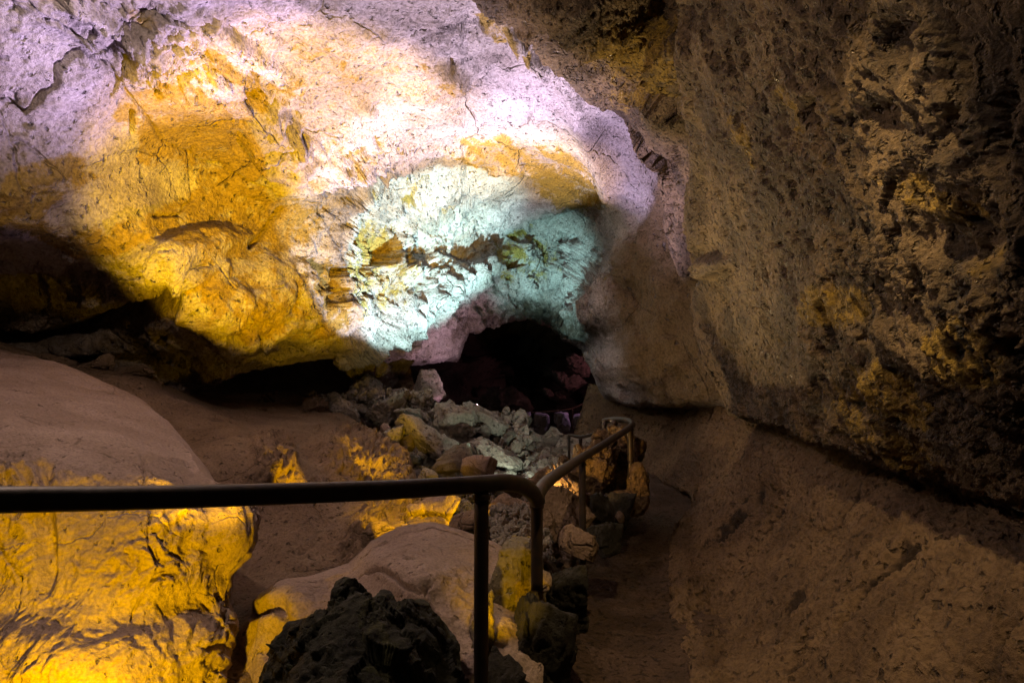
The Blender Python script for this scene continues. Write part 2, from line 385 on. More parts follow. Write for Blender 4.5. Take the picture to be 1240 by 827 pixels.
    och = och * 0.62 + 0.35 * w * (1 - 0.5 * back) * smooth(0.1, -0.4, p1 + 0.5 * p2) + 0.10 * n
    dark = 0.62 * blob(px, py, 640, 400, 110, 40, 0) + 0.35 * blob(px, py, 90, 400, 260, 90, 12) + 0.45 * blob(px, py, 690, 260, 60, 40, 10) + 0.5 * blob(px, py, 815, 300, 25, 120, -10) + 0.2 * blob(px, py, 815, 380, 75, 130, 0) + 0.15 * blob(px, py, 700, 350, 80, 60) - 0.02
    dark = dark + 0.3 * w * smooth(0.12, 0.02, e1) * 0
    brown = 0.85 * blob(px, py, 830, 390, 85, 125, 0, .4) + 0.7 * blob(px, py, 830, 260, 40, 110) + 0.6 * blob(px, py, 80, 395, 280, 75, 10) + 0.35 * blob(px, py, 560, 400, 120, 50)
    return h, {'ochre': och, 'dark': dark, 'brown': brown}
ceil_bot = [(-400, 470, 0), (-100, 465, 0), (0, 452, 0), (100, 466, 0), (190, 482, 0), (240, 462, 0), (300, 438, 0), (350, 430, 0), (408, 424, 0), (420, 440, 0), (436, 476, 0), (464, 486, 0), (480, 458, 0), (496, 438, 0), (530, 432, 0), (556, 430, 0), (566, 398, 0), (584, 382, 0), (640, 378, 0), (680, 386, 0), (700, 400, 0), (714, 425, 0), (726, 456, 0), (734, 474, 0), (760, 484, 0), (820, 488, 0), (900, 486, 0)]
def by_x(pts, xs):
    pts = np.array([p[:2] for p in pts], float); return np.stack([xs, np.interp(xs, pts[:, 0], pts[:, 1])], 1)
def steps(*parts):
    """uneven sampling: (start, end, count) runs joined end to end"""
    return np.concatenate([np.linspace(a, b, n, endpoint=False) for a, b, n in parts] + [[parts[-1][1]]])
QF = 1.0
xs = steps((-400, -20, 60), (-20, 880, int(440 * QF)))
rows_t = steps((0, 0.42, 60), (0.42, 1.0, int(290 * QF)))
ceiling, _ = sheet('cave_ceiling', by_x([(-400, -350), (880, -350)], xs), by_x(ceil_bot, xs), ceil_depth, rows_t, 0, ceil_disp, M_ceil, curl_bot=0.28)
set_props(ceiling, kind='structure')

# ------------------------------------------------------------------ THE NEAR WALL ON THE RIGHT
wall_depth = [(560, -300, 3.0), (560, -40, 4.3), (620, 0, 4.3), (690, 60, 4.6), (750, 110, 5.1), (800, 160, 5.5), (815, 200, 5.9), (810, 270, 6.3), (830, 330, 6.2), (850, 400, 6.1), (870, 480, 6.1),
    (720, 0, 4.2), (770, 60, 4.5), (808, 20, 4.3), (826, 60, 4.0), (826, 200, 5.2), (835, 290, 5.6), (900, 0, 3.0), (900, 150, 3.5), (900, 300, 4.3), (900, 400, 4.7), (905, 480, 5.1),
    (1000, 0, 2.35), (1000, 200, 2.7), (1000, 350, 3.0), (1000, 450, 3.3), (980, 530, 3.9), (1100, 0, 1.9), (1100, 200, 2.1), (1100, 350, 2.25), (1100, 480, 2.5), (1100, 560, 2.9),
    (1240, 0, 1.45), (1240, 200, 1.55), (1240, 350, 1.6), (1240, 500, 1.85), (1240, 580, 2.15), (1450, 200, 1.2), (1450, 560, 1.6), (1240, -300, 1.3), (900, -300, 2.1), (1450, -300, 1.0), (2000, 200, 0.84), (2700, 200, 0.6), (2000, 700, 1.0), (2700, 900, 0.7), (2000, -300, 0.78), (2700, -300, 0.55), (860, 330, 5.4), (860, 220, 4.7)]
def wall_disp(px, py, d, P):
    Q = np.stack([P[..., 0] * 2.0 + P[..., 1] * 0.5, P[..., 1] * 1.1 + P[..., 0] * 0.6, P[..., 2] * 0.75 + P[..., 1] * 0.28], -1)
    Wq = Q * 3 + 0.35 * np.stack([perlin(P * 3), perlin(P * 3 + 7), perlin(P * 3 + 13)], -1)
    h = 0.10 * fbm(P * 0.8 + 21, 3) + 0.04 * fbm(Q * 1.3, 3)
    r = fbm(Wq * 1.6, 5, 0.6)
    near = smooth(850, 1050, px)
    h += (0.06 + 0.03 * near) * r
    pits = np.maximum(0, fbm(Wq * 2.6 + 40, 3, 0.6) - 0.12)
    h -= (0.12 + 0.05 * near) * pits
    h += 0.022 * ridged(Wq * 4.5, 4, 0.6) + near * (0.014 * ridged(Wq * 9 + 5, 4, 0.65) - 0.05 * np.maximum(0, fbm(Wq * 7 + 71, 3) - 0.1)) 
    # large gouges
    for (x, y, rx, ry, ro, a) in [(1095, 50, 22, 40, -15, 0.07), (1165, 75, 18, 60, -10, 0.07), (980, 135, 9, 14, 0, 0.07), (1165, 160, 18, 28, -20, 0.06), (1080, 140, 16, 22, -10, 0.05), (1230, 160, 16, 50, 0, 0.06), (1200, 260, 12, 30, -10, 0.05), (1180, 290, 60, 25, 10, 0.05), (850, 318, 10, 20, 0, 0.10)]:
        h -= a * blob(px, py, x, y, rx, ry, ro, 0.5)
    # blocky roof part beyond the rib
    roof = smooth(826, 800, px)
    p1, _ = plates(P * 1.6 + 3, 0.8); p2, _ = plates(P * 4 + 3, 0.8)
    pb1, _ = plates(P * np.array([2.2, 1.3, 1.6]) + 23, 0.9)
    h += near * 0.025 * pb1 + near * 0.03 * fbm(P * 2.2 + 61, 3)
    h += roof * (0.2 * p1 + 0.04 * p2 + 0.02 * fbm(P * 12, 3))
    # rib and groove at the wall's inner corner
    h -= 0.16 * np.exp(-((px - 822 - 0.02 * py - 4 * perlin(np.stack([py / 60, py * 0, py * 0], -1))) / 4.5) ** 2) * smooth(-100, 0, 400 - py)
    h += 0.06 * np.exp(-((px - 834 - 0.05 * py) / 7) ** 2)
    h += 0.12 * blob(px, py, 862, 322, 22, 12, -10, 0.4) - 0.16 * blob(px, py, 838, 345, 10, 22, 10, 0.4)
    n = fbm(P * 1.6 + 50, 4)
    lowr = np.maximum.reduce([blob(px, py, 1080, 480, 60, 30, 40), blob(px, py, 1190, 420, 60, 50), 0.8 * blob(px, py, 1010, 370, 50, 30), 0.7 * blob(px, py, 1150, 240, 70, 24, 25), 0.6 * blob(px, py, 1070, 520, 90, 34, 30), 0.6 * blob(px, py, 1200, 350, 50, 60), 0.8 * blob(px, py, 955, 140, 14, 50, -22), 0.7 * blob(px, py, 905, 170, 10, 40, -20), 0.7 * blob(px, py, 770, 60, 60, 70)])
    och = 0.22 + 0.5 * lowr + 0.4 * n
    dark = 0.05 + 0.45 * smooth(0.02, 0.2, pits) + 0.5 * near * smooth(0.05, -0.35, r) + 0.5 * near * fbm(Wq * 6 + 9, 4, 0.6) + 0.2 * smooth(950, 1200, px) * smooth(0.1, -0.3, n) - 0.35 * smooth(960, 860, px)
    return h, {'ochre': och, 'dark': dark}
# the wall's edge towards the deep cave runs down the picture; rows follow it
edge = np.array([(480, -300), (560, -60), (604, 0), (640, 40), (668, 72), (700, 100), (730, 128), (768, 152), (792, 180), (810, 206), (807, 240), (803, 275), (812, 300), (826, 335), (838, 370), (852, 420), (868, 462), (884, 498)], float)
ys = steps((-300, -20, 40), (-20, 498, int(256 * QF)))
Lx = np.interp(ys, edge[:, 1], edge[:, 0])
tb = (ys + 300) / 798.0
Ry = -300 + tb * (1064 + 300)
Aw = np.stack([Lx, ys], 1); Bw = np.stack([np.full_like(ys, 2700), Ry], 1)
# the lower edge dips towards the right: bend it
cols = steps((0, 0.36, int(350 * QF)), (0.36, 1.0, 70))
def wall_sheet():
    # lofted from the inner edge (rows) to far right (columns)
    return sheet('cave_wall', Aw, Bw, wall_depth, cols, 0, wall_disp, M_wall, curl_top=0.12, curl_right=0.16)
cave_wall, _ = wall_sheet(); set_props(cave_wall, kind='structure')

# ------------------------------------------------------------------ THE BANK ON THE RIGHT, UNDER THE WALL
bank_depth = [(720, 476, 9.6), (718, 500, 9.3), (705, 530, 9.2), (690, 560, 9.0), (760, 480, 9.0), (820, 484, 8.2), (870, 490, 7.2), (880, 520, 6.7), (760, 530, 8.6), (790, 575, 7.6), (840, 600, 6.3), (820, 560, 7.4),
    (930, 530, 5.4), (1000, 545, 4.4), (1100, 575, 3.5), (1240, 600, 2.85), (1450, 620, 2.3), (900, 600, 5.4), (870, 650, 5.2), (815, 665, 5.2), (820, 720, 4.3), (850, 827, 3.15), (900, 900, 2.5),
    (950, 600, 4.6), (1000, 650, 3.7), (950, 750, 3.3), (1000, 827, 2.6), (1100, 650, 3.0), (1100, 750, 2.5), (1240, 700, 2.1), (1240, 827, 1.8), (1450, 900, 1.3), (1000, 1200, 1.5), (1300, 1200, 1.2), (870, 750, 4.0)]
def bank_disp(px, py, d, P):
    Q = np.stack([(P[..., 0] + P[..., 2]) * 0.42, P[..., 1] * 1.5 - (P[..., 0] + P[..., 2]) * 0.25, (P[..., 0] - P[..., 2]) * 1.2], -1)
    W_ = Q + 0.15 * np.stack([perlin(P * 2), perlin(P * 2 + 7), perlin(P * 2 + 13)], -1)
    farw = smooth(860, 800, px) * smooth(590, 570, py)
    h = 0.10 * fbm(P * 0.9 + 5, 3) * (1 - 0.6 * farw) + 0.05 * fbm(W_ * 1.8, 4) * (1 - .5 * farw)
    rr = ridged(W_ * 6 + 3, 5, 0.7)
    h += (0.05 * rr + 0.05 * fbm(W_ * 3.2 + 80, 4, 0.6)) * (1 - 0.55 * farw) + 0.018 * fbm(P * 11, 4, 0.6) + 0.05 * fbm(P * np.array([1.6, 0.9, 2.6]) + 19, 4) * (1 - farw)
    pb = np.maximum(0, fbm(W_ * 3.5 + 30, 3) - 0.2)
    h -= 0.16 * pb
    h += 0.008 * ridged(W_ * 13, 3)
    n = fbm(P * 1.3 + 15, 4)
    och = 0.02 + 0.28 * smooth(930, 1200, px) + 0.35 * n
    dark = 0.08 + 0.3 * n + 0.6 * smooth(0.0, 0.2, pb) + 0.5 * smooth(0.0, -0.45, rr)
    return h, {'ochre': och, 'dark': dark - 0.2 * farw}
xb = steps((0, 0.80, int(300 * QF)), (0.80, 1, 30))
btop = np.array([(716, 466), (760, 474), (820, 478), (880, 484), (930, 498), (1000, 520), (1100, 550), (1240, 590), (1560, 680)], float)
bbot = np.array([(690, 556), (745, 572), (792, 575), (838, 596), (846, 610), (818, 655), (812, 690), (826, 760), (850, 827), (920, 1000), (1300, 1500)], float)
NB = int(330 * QF)
A_ = curve([(*p, 0) for p in btop], NB); B_ = curve([(*p, 0) for p in bbot], NB)
# keep near parts dense: pair the curves by hand
k_t = np.interp(np.linspace(0, 1, NB), [0, .1, .25, .4, .55, .75, 1], [0, .06, .18, .28, .42, .62, 1.0])
k_b = np.interp(np.linspace(0, 1, NB), [0, .1, .25, .4, .55, .75, 1], [0, .06, .14, .22, .31, .42, 1.0])
def reparam(pts, k):
    t = np.concatenate([[0], np.cumsum(np.linalg.norm(np.diff(pts, axis=0), axis=1))]); t /= t[-1]
    return np.stack([np.interp(k, t, pts[:, 0]), np.interp(k, t, pts[:, 1])], 1)
Ab, Bb = reparam(btop, k_t), reparam(bbot, k_b)
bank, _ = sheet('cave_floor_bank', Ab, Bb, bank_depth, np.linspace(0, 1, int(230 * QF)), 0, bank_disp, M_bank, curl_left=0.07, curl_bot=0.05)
set_props(bank, kind='structure')

# ------------------------------------------------------------------ THE PATH AND THE LOW GROUND
def strip(name, rows, nc, mat, amp, freq=2.0, kind='structure', sub=12):
    R = np.array(rows, float); n = (len(R) - 1) * sub + 1
    t = np.linspace(0, len(R) - 1, n); R = np.stack([np.interp(t, range(len(R)), R[:, j]) for j in range(4)], 1)
    u = np.linspace(0, 1, nc)[None]
    X = R[:, :1] * (1 - u) + R[:, 1:2] * u; Y = np.repeat(R[:, 2:3], nc, 1); Z = np.repeat(R[:, 3:4], nc, 1)
    P = np.stack([X, Y, Z], -1)
    P[..., 2] += amp * fbm(P * freq, 5) + 0.014 * ridged(P * 6, 4, 0.6) + 0.010 * fbm(P * 18, 3) - 0.03 * np.exp(-((u - 0.5) / 0.25) ** 2)
    return set_props(link(name, mesh(name, P.reshape(-1, 3), grid_faces(n, nc)[:, ::-1]), mat), kind=kind)
strip('path', [(-0.6, 1.5, -2, 0.05), (-0.5, 1.5, 0.5, 0.05), (-0.4, 1.4, 2, 0.05), (-0.2, 1.3, 3.2, 0.06), (0.1, 1.5, 4.5, 0.12), (0.4, 1.9, 5.6, 0.24), (0.7, 2.3, 6.6, 0.36), (0.8, 2.4, 7.6, 0.44), (0.7, 2.4, 8.6, 0.46), (0.3, 2.3, 9.6, 0.42)], 90, M_path, 0.03, sub=26)
gx = np.linspace(-9, 5, 220); gy = np.linspace(-2.5, 26, 300); X, Y = np.meshgrid(gx, gy)
Z = 0.32 * smooth(5, 9, Y) + 0.12 - 0.25 * smooth(-0.1, -0.8, X) * smooth(5.5, 4.0, Y) + 0.7 * smooth(-2.2, -5, X) - 0.3 * smooth(2.5, 5, Y) * smooth(8, 6, Y) * smooth(-1.2, -0.4, X) * smooth(0.8, 0, X) - 0.12
Pg = np.stack([X, Y, Z], -1); Pg[..., 2] += 0.10 * fbm(Pg * 1.2, 4) * (0.3 + smooth(0.2, -0.4, X)) + 0.015 * fbm(Pg * 7, 3)
set_props(link('cave_floor', mesh('cave_floor', Pg.reshape(-1, 3), grid_faces(*X.shape)[:, ::-1]), M_dark), kind='structure')

# ------------------------------------------------------------------ THE HOLLOW AND THE DARK PASSAGE BEHIND
def plain_disp(amp, fr, och=0.0, pl=0.1, dk=0.0):
    def f(px, py, d, P):
        p1, _ = plates(P * fr, 0.8); p2, _ = plates(P * fr * 3, 0.8)
        return amp * fbm(P * fr * 0.7, 4) + pl * p1 + pl * 0.4 * p2 + 0.01 * fbm(P * 12, 3), {'ochre': och + 0.3 * fbm(P * 1.5 + 4, 3), 'dark': dk + 0 * px}
    return f
hol, _ = sheet('hollow_wall', [(120, 380, 0), (300, 380, 0), (420, 380, 0), (480, 400, 0)], [(120, 540, 0), (300, 540, 0), (420, 540, 0), (520, 520, 0)],
    [(150, 400, 8.5), (250, 420, 9.5), (350, 410, 10.5), (430, 420, 10.2), (470, 430, 9.9), (200, 470, 8.8), (300, 460, 10.5), (380, 460, 10.3), (440, 480, 9.9), (300, 490, 9.5), (400, 500, 9.0), (500, 500, 9.5), (300, 530, 8.4), (400, 530, 8.0), (150, 530, 8)], 110, 200, plain_disp(0.1, 1.2, 0.15, 0.05), M_mound)
set_props(hol, kind='structure')
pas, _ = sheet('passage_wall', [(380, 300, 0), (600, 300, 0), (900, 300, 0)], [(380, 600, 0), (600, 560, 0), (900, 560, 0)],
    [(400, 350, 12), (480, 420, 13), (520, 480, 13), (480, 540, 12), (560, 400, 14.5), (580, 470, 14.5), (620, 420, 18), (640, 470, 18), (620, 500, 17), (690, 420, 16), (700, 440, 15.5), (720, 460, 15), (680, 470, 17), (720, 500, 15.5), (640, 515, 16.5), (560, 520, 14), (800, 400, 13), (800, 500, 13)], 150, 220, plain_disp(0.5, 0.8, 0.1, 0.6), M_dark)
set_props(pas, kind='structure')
# ------------------------------------------------------------------ LAVA BANKS AND BOULDERS ON THE LEFT
def bank2_disp(px, py, d, P):
    Q = np.stack([P[..., 0] * 1.3 - P[..., 1] * 0.4, P[..., 1] * 0.7, P[..., 2] * 1.6], -1)
    h = 0.10 * fbm(P * 0.9 + 8, 3) + 0.04 * fbm(Q * 2.2, 5, 0.6) + 0.018 * ridged(Q * 4 + 3, 4, 0.6) + 0.006 * fbm(P * 18, 3)
    pb = np.maximum(0, fbm(Q * 3.2 + 30, 3) - 0.22); h -= 0.12 * pb + 0.02 * np.maximum(0, ridged(Q * 2.2 + 50, 3) - 0.4)
    # broken rough patches on the flanks that face the gully
    rough = np.maximum.reduce([blob(px, py, 330, 562, 26, 34, 0, .3), blob(px, py, 442, 558, 60, 34, 18, .3), blob(px, py, 470, 650, 70, 40, -42, .3), blob(px, py, 505, 625, 12, 36, 0, .3)])
    h += rough * (0.08 * fbm(P * 7, 4, 0.6) + 0.10 * np.abs(perlin(P * 12)) + 0.035 * perlin(P * 26))
    for (x, y, rx, ry, ro, a) in [(310, 560, 70, 22, 22, 0.10), (430, 552, 80, 22, 18, 0.12), (470, 640, 60, 40, -40, 0.12), (360, 470, 60, 10, 5, 0.0), (280, 640, 50, 60, 0, -0.15), (200, 490, 80, 16, 22, 0.08)]:
        h += a * blob(px, py, x, y, rx, ry, ro, 0.6)
    return h, {'ochre': 0.15 * rough + 0.25 * fbm(P * 1.4, 3) + 0.1, 'dark': 0.12 + 0.4 * fbm(P * 1.1 + 9, 3) + 0.5 * smooth(0, 0.2, pb)}  # rough patches keep some of their yellow light painted as ochre
btopL = np.array([(-60, 405), (20, 424), (100, 446), (160, 457), (200, 470), (270, 478), (345, 478), (400, 492), (446, 526), (476, 552), (494, 585), (504, 612), (511, 640), (509, 655)], float)
bbotL = np.array([(-60, 700), (60, 760), (140, 830), (200, 860), (260, 860), (320, 840), (360, 810), (400, 780), (430, 750), (450, 735), (470, 725), (490, 715), (500, 710), (509, 700)], float)
tt = np.linspace(0, 1, 400)
def rs(pts): 
    k = np.linspace(0, 1, len(pts)); return np.stack([np.interp(tt, k, pts[:, 0]), np.interp(tt, k, pts[:, 1])], 1)
o, _ = sheet('lava_bank', rs(btopL), rs(bbotL), [(-60, 420, 5.4), (50, 440, 5.6), (160, 458, 6.1), (200, 478, 6.4), (270, 480, 7.6), (345, 480, 8.4), (400, 500, 8.0), (446, 530, 7.2), (476, 560, 6.6), (500, 600, 6.0), (508, 640, 5.3),
    (150, 500, 5.0), (250, 550, 4.8), (280, 520, 5.9), (320, 560, 4.9), (340, 600, 4.7), (370, 530, 6.3), (400, 560, 5.5), (440, 600, 5.3), (460, 660, 4.5), (400, 690, 4.2), (280, 650, 4.1), (300, 750, 3.3), (380, 700, 4.0), (240, 800, 3.0), (0, 600, 4.2), (100, 700, 3.6), (360, 800, 3.1), (500, 700, 4.5)],
    np.linspace(0, 1, 260), 0, bank2_disp, M_mound, curl_top=0.12, curl_right=0.2)
set_props(o, kind='structure')

def block_disp(px, py, d, P):
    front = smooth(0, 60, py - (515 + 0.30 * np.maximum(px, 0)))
    Q = np.stack([P[..., 0] * 1.6, P[..., 1] * 1.0, P[..., 2] * 0.8], -1)
    Wq = Q + 0.10 * np.stack([perlin(P * 6), perlin(P * 6 + 7), perlin(P * 6 + 13)], -1)
    h = 0.07 * fbm(P * 1.1 + 2, 3) + 0.026 * fbm(P * 4, 5, 0.62) + 0.010 * ridged(P * 3.3 + 8, 4) + 0.004 * fbm(P * 30, 2)
    h += front * (0.032 * ridged(Wq * 5, 5, 0.65) + 0.018 * ridged(Wq * 11 + 4, 3)) * (0.5 + smooth(-0.2, 0.3, fbm(P * 2.2 + 31, 3)))
    h -= front * 0.05 * np.maximum(0, fbm(Wq * 3.5 + 20, 3) - 0.22)
    h -= (1 - front) * 0.03 * np.maximum(0, fbm(P * np.array([3, 6, 6]) + 20, 3) - 0.3)
    h -= 0.03 * blob(px, py, 190, 742, 75, 20, -14, 0.7) + 0.05 * blob(px, py, 58, 660, 10, 60, 0, .5)
    h += 0.10 * blob(px, py, 272, 640, 22, 40, 0, 0.6) + 0.045 * blob(px, py, 130, 800, 170, 40, -3, 0.9)
    h += 0.06 * blob(px, py, 30, 800, 60, 40, 0, .6)
    for c in ([(-10, 650), (30, 700), (20, 760)], [(170, 560), (185, 690), (160, 750)], [(150, 545), (200, 552), (240, 566)]):
        h -= 0.02 * np.exp(-(seg_dist(px + 5 * perlin(P * 9), py + 5 * perlin(P * 9 + 4), c) / 1.8) ** 2)
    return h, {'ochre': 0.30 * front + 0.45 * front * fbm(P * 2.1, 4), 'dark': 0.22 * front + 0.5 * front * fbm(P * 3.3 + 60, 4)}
eR = np.array([(-230, 400), (-100, 421), (0, 427), (62, 441), (130, 468), (165, 487), (195, 512), (222, 540), (246, 572), (268, 606), (286, 636), (288, 655), (278, 678), (270, 700), (270, 730), (264, 765), (256, 800), (250, 830), (246, 950)], float)
eL = np.array([(-420, 420 + 29.5 * k) for k in range(len(eR))], float)
k_ = np.linspace(0, 1, 330)
def rk(pts): 
    k = np.linspace(0, 1, len(pts)); return np.stack([np.interp(k_, k, pts[:, 0]), np.interp(k_, k, pts[:, 1])], 1)
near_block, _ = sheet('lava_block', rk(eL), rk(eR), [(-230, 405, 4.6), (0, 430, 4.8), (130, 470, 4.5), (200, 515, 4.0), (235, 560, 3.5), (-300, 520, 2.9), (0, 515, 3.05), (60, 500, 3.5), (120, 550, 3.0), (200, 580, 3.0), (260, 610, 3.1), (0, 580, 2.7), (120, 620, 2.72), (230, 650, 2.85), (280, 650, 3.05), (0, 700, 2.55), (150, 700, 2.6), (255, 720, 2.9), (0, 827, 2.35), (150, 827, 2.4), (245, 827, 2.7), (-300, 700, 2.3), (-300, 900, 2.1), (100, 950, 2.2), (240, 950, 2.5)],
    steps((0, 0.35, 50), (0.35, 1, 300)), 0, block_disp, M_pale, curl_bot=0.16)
set_props(near_block, 'huge rounded lava block with a dusty top and rippled glowing yellow front at left edge', 'lava block')

def boul_disp(px, py, d, P):
    h = 0.05 * fbm(P * 1.6 + 12, 3) + 0.026 * fbm(P * 4, 5, 0.62) + 0.012 * ridged(P * 3 + 8, 4) + 0.006 * fbm(P * 25, 3)
    rg = blob(px, py, 560, 770, 60, 80, 0) + blob(px, py, 540, 730, 60, 40)
    h += rg * (0.014 * ridged(P * 9, 3)) 
    wob = 4 * perlin(P * 10)
    h -= 0.030 * np.exp(-(seg_dist(px + wob, py + wob, [(432, 700), (460, 698), (484, 712), (495, 722), (510, 728), (520, 722)]) / 2.0) ** 2)
    h -= 0.02 * np.exp(-(seg_dist(px + wob, py + wob, [(515, 722), (519, 735), (530, 750)]) / 1.6) ** 2) + 0.018 * np.exp(-(seg_dist(px, py, [(494, 677), (502, 674), (512, 677)]) / 2) ** 2) + 0.03 * blob(px, py, 502, 694, 5, 3)
    h -= 0.07 * np.exp(-(seg_dist(px, py, [(310, 745), (345, 740), (350, 755), (325, 790)]) / 7) ** 2)
    h += 0.05 * blob(px, py, 500, 705, 45, 22, 25, .7) + 0.06 * blob(px, py, 345, 735, 35, 22, -30, .6)
    return h, {'ochre': 0.4 * blob(px, py, 330, 760, 45, 40) + 0.35 * blob(px, py, 570, 800, 30, 60) + 0.2 * fbm(P * 3, 3), 'dark': 0.1 * rg + 0.3 * fbm(P * 2.5, 3)}
cA = np.array([(288, 830), (292, 795), (298, 768), (318, 735), (345, 716), (385, 706), (425, 692), (452, 664), (488, 646), (525, 640), (560, 651), (600, 665), (640, 690), (655, 720)], float)
cB = np.array([(300, 930), (330, 940), (360, 945), (400, 950), (430, 950), (460, 950), (490, 950), (515, 950), (540, 950), (565, 950), (590, 950), (610, 950), (630, 950), (650, 950)], float)
tt = np.linspace(0, 1, 330)
o, _ = sheet('boulder', rs(cA), rs(cB), [(290, 830, 2.9), (300, 775, 3.0), (345, 720, 3.1), (420, 695, 3.2), (455, 665, 3.3), (520, 643, 3.45), (600, 665, 3.2), (650, 710, 2.9), (520, 690, 2.85), (440, 740, 2.75), (560, 740, 2.6), (600, 827, 2.3), (380, 780, 2.75), (500, 800, 2.4), (500, 950, 2.2), (320, 900, 2.6), (640, 900, 2.3)],
    np.linspace(0, 1, 230), 0, boul_disp, M_pale, curl_top=0.16, curl_left=0.1)
set_props(o, 'smooth rounded brown boulder with a thin crack, behind the nearest rail post', 'boulder')

def dark_disp(px, py, d, P):
    p1, _ = plates(P * 5, 1.0); p2, _ = plates(P * 13, 1.0)
    return 0.03 * fbm(P * 3, 3) + 0.035 * p1 + 0.015 * p2 + 0.012 * fbm(P * 25, 3) + 0.02 * ridged(P * 9, 3), {'ochre': 0.3 + 0.5 * fbm(P * 4, 3), 'dark': 0.0 * px}
dA = np.array([(312, 850), (322, 815), (338, 790), (350, 764), (378, 756), (398, 750), (407, 736), (417, 715), (434, 724), (448, 737), (466, 728), (477, 740), (492, 738), (510, 738), (530, 755), (547, 778), (553, 800), (552, 850)], float)
dB = np.array([(x, 960) for x in np.linspace(316, 552, len(dA))], float)
tt = np.linspace(0, 1, 260)
o, _ = sheet('jagged_rock', rs(dA), rs(dB), [(315, 850, 2.15), (350, 765, 2.2), (417, 716, 2.2), (500, 740, 2.2), (550, 790, 2.2), (420, 790, 1.95), (500, 800, 1.95), (380, 850, 1.85), (450, 950, 1.7), (550, 950, 1.8), (320, 950, 1.9)],
    np.linspace(0, 1, 150), 0, dark_disp, M_moss, curl_top=0.08, curl_left=0.06, curl_right=0.08)
set_props(o, 'jagged almost black rock at the bottom edge in front of the cracked brown boulder', 'rock')

# ------------------------------------------------------------------ LOOSE ROCKS
def ico(level):
    import bmesh
    bm = bmesh.new(); bmesh.ops.create_icosphere(bm, subdivisions=level, radius=1)
    V = np.array([v.co[:] for v in bm.verts]); Fc = np.array([[v.index for v in f.verts] for f in bm.faces]); bm.free()
    return V, Fc
ICO = {k: ico(k) for k in (3, 4, 5, 6)}
def rock_mesh(seed, a, b, c, level=5, npl=14, sharp=34, rough=0.05, och=0.2, roll=0, yaw=0, box=0):
    r = np.random.RandomState(seed); V, Fc = ICO[level]
    n = r.normal(size=(npl, 3)); n /= np.linalg.norm(n, axis=1)[:, None]; hh = r.uniform(0.5, 1.0, npl)
    if box:
        bx = np.array([[1, 0, 0], [-1, 0, 0], [0, 1, 0], [0, -1, 0], [0, 0, 1], [0, 0, -1]], float) + r.normal(size=(6, 3)) * 0.12
        bx /= np.linalg.norm(bx, axis=1)[:, None]; n = np.concatenate([n, bx]); hh = np.concatenate([hh + 0.15, np.full(6, 0.78)])
    q = np.maximum(V @ n.T, 0) / hh
    rad = 1.0 / np.maximum((q ** sharp).sum(1) ** (1 / sharp), 0.6)
    P = V * rad[:, None]; o = r.uniform(0, 50)
    mx = np.abs(P).max(0); P = P / mx
    S = P * np.array([a, b, c]); size = (a + b + c) / 3
    k = 1 / size
    pz, _e = plates(S * k * 1.9 + o, 0.9); pz2, _e = plates(S * k * 4.5 + o, 0.9)
    S = S + V * (size * rough * (1.5 * pz + 0.7 * pz2))[:, None]
    S = S + V * (size * (rough * 1.6 * fbm(S * k * 1.3 + o, 3) + rough * 1.1 * ridged(S * k * 3.0 + o, 4, 0.6) + rough * 0.6 * fbm(S * k * 10 + o, 3)))[:, None]
    cr, sr = math.cos(math.radians(roll)), math.sin(math.radians(roll)); x, z = S[:, 0] * cr - S[:, 2] * sr, S[:, 0] * sr + S[:, 2] * cr
    cy, sy = math.cos(math.radians(yaw)), math.sin(math.radians(yaw)); S = np.stack([x * cy - S[:, 1] * sy, x * sy + S[:, 1] * cy, z], 1)
    return mesh('rock', S, Fc, {'ochre': och + 0.25 * fbm(S * k + o, 3), 'dark': 0.1 + 0.3 * fbm(S * k * 1.2 + o + 5, 3)})
def rock(px, py, d, w, h, roll=0, dr=1.0, seed=0, mat=M_rub, name='rock', label=None, cat='rock', group=None, yaw=0, **kw):
    a, c = w / 2 * d / F, h / 2 * d / F; b = dr * (a + c) / 2
    me = rock_mesh(seed, a, b, c, roll=roll, yaw=yaw, **kw)
    o = link(name, me, mat); o.location = U(px, py, d)
    return set_props(o, label, cat, group)

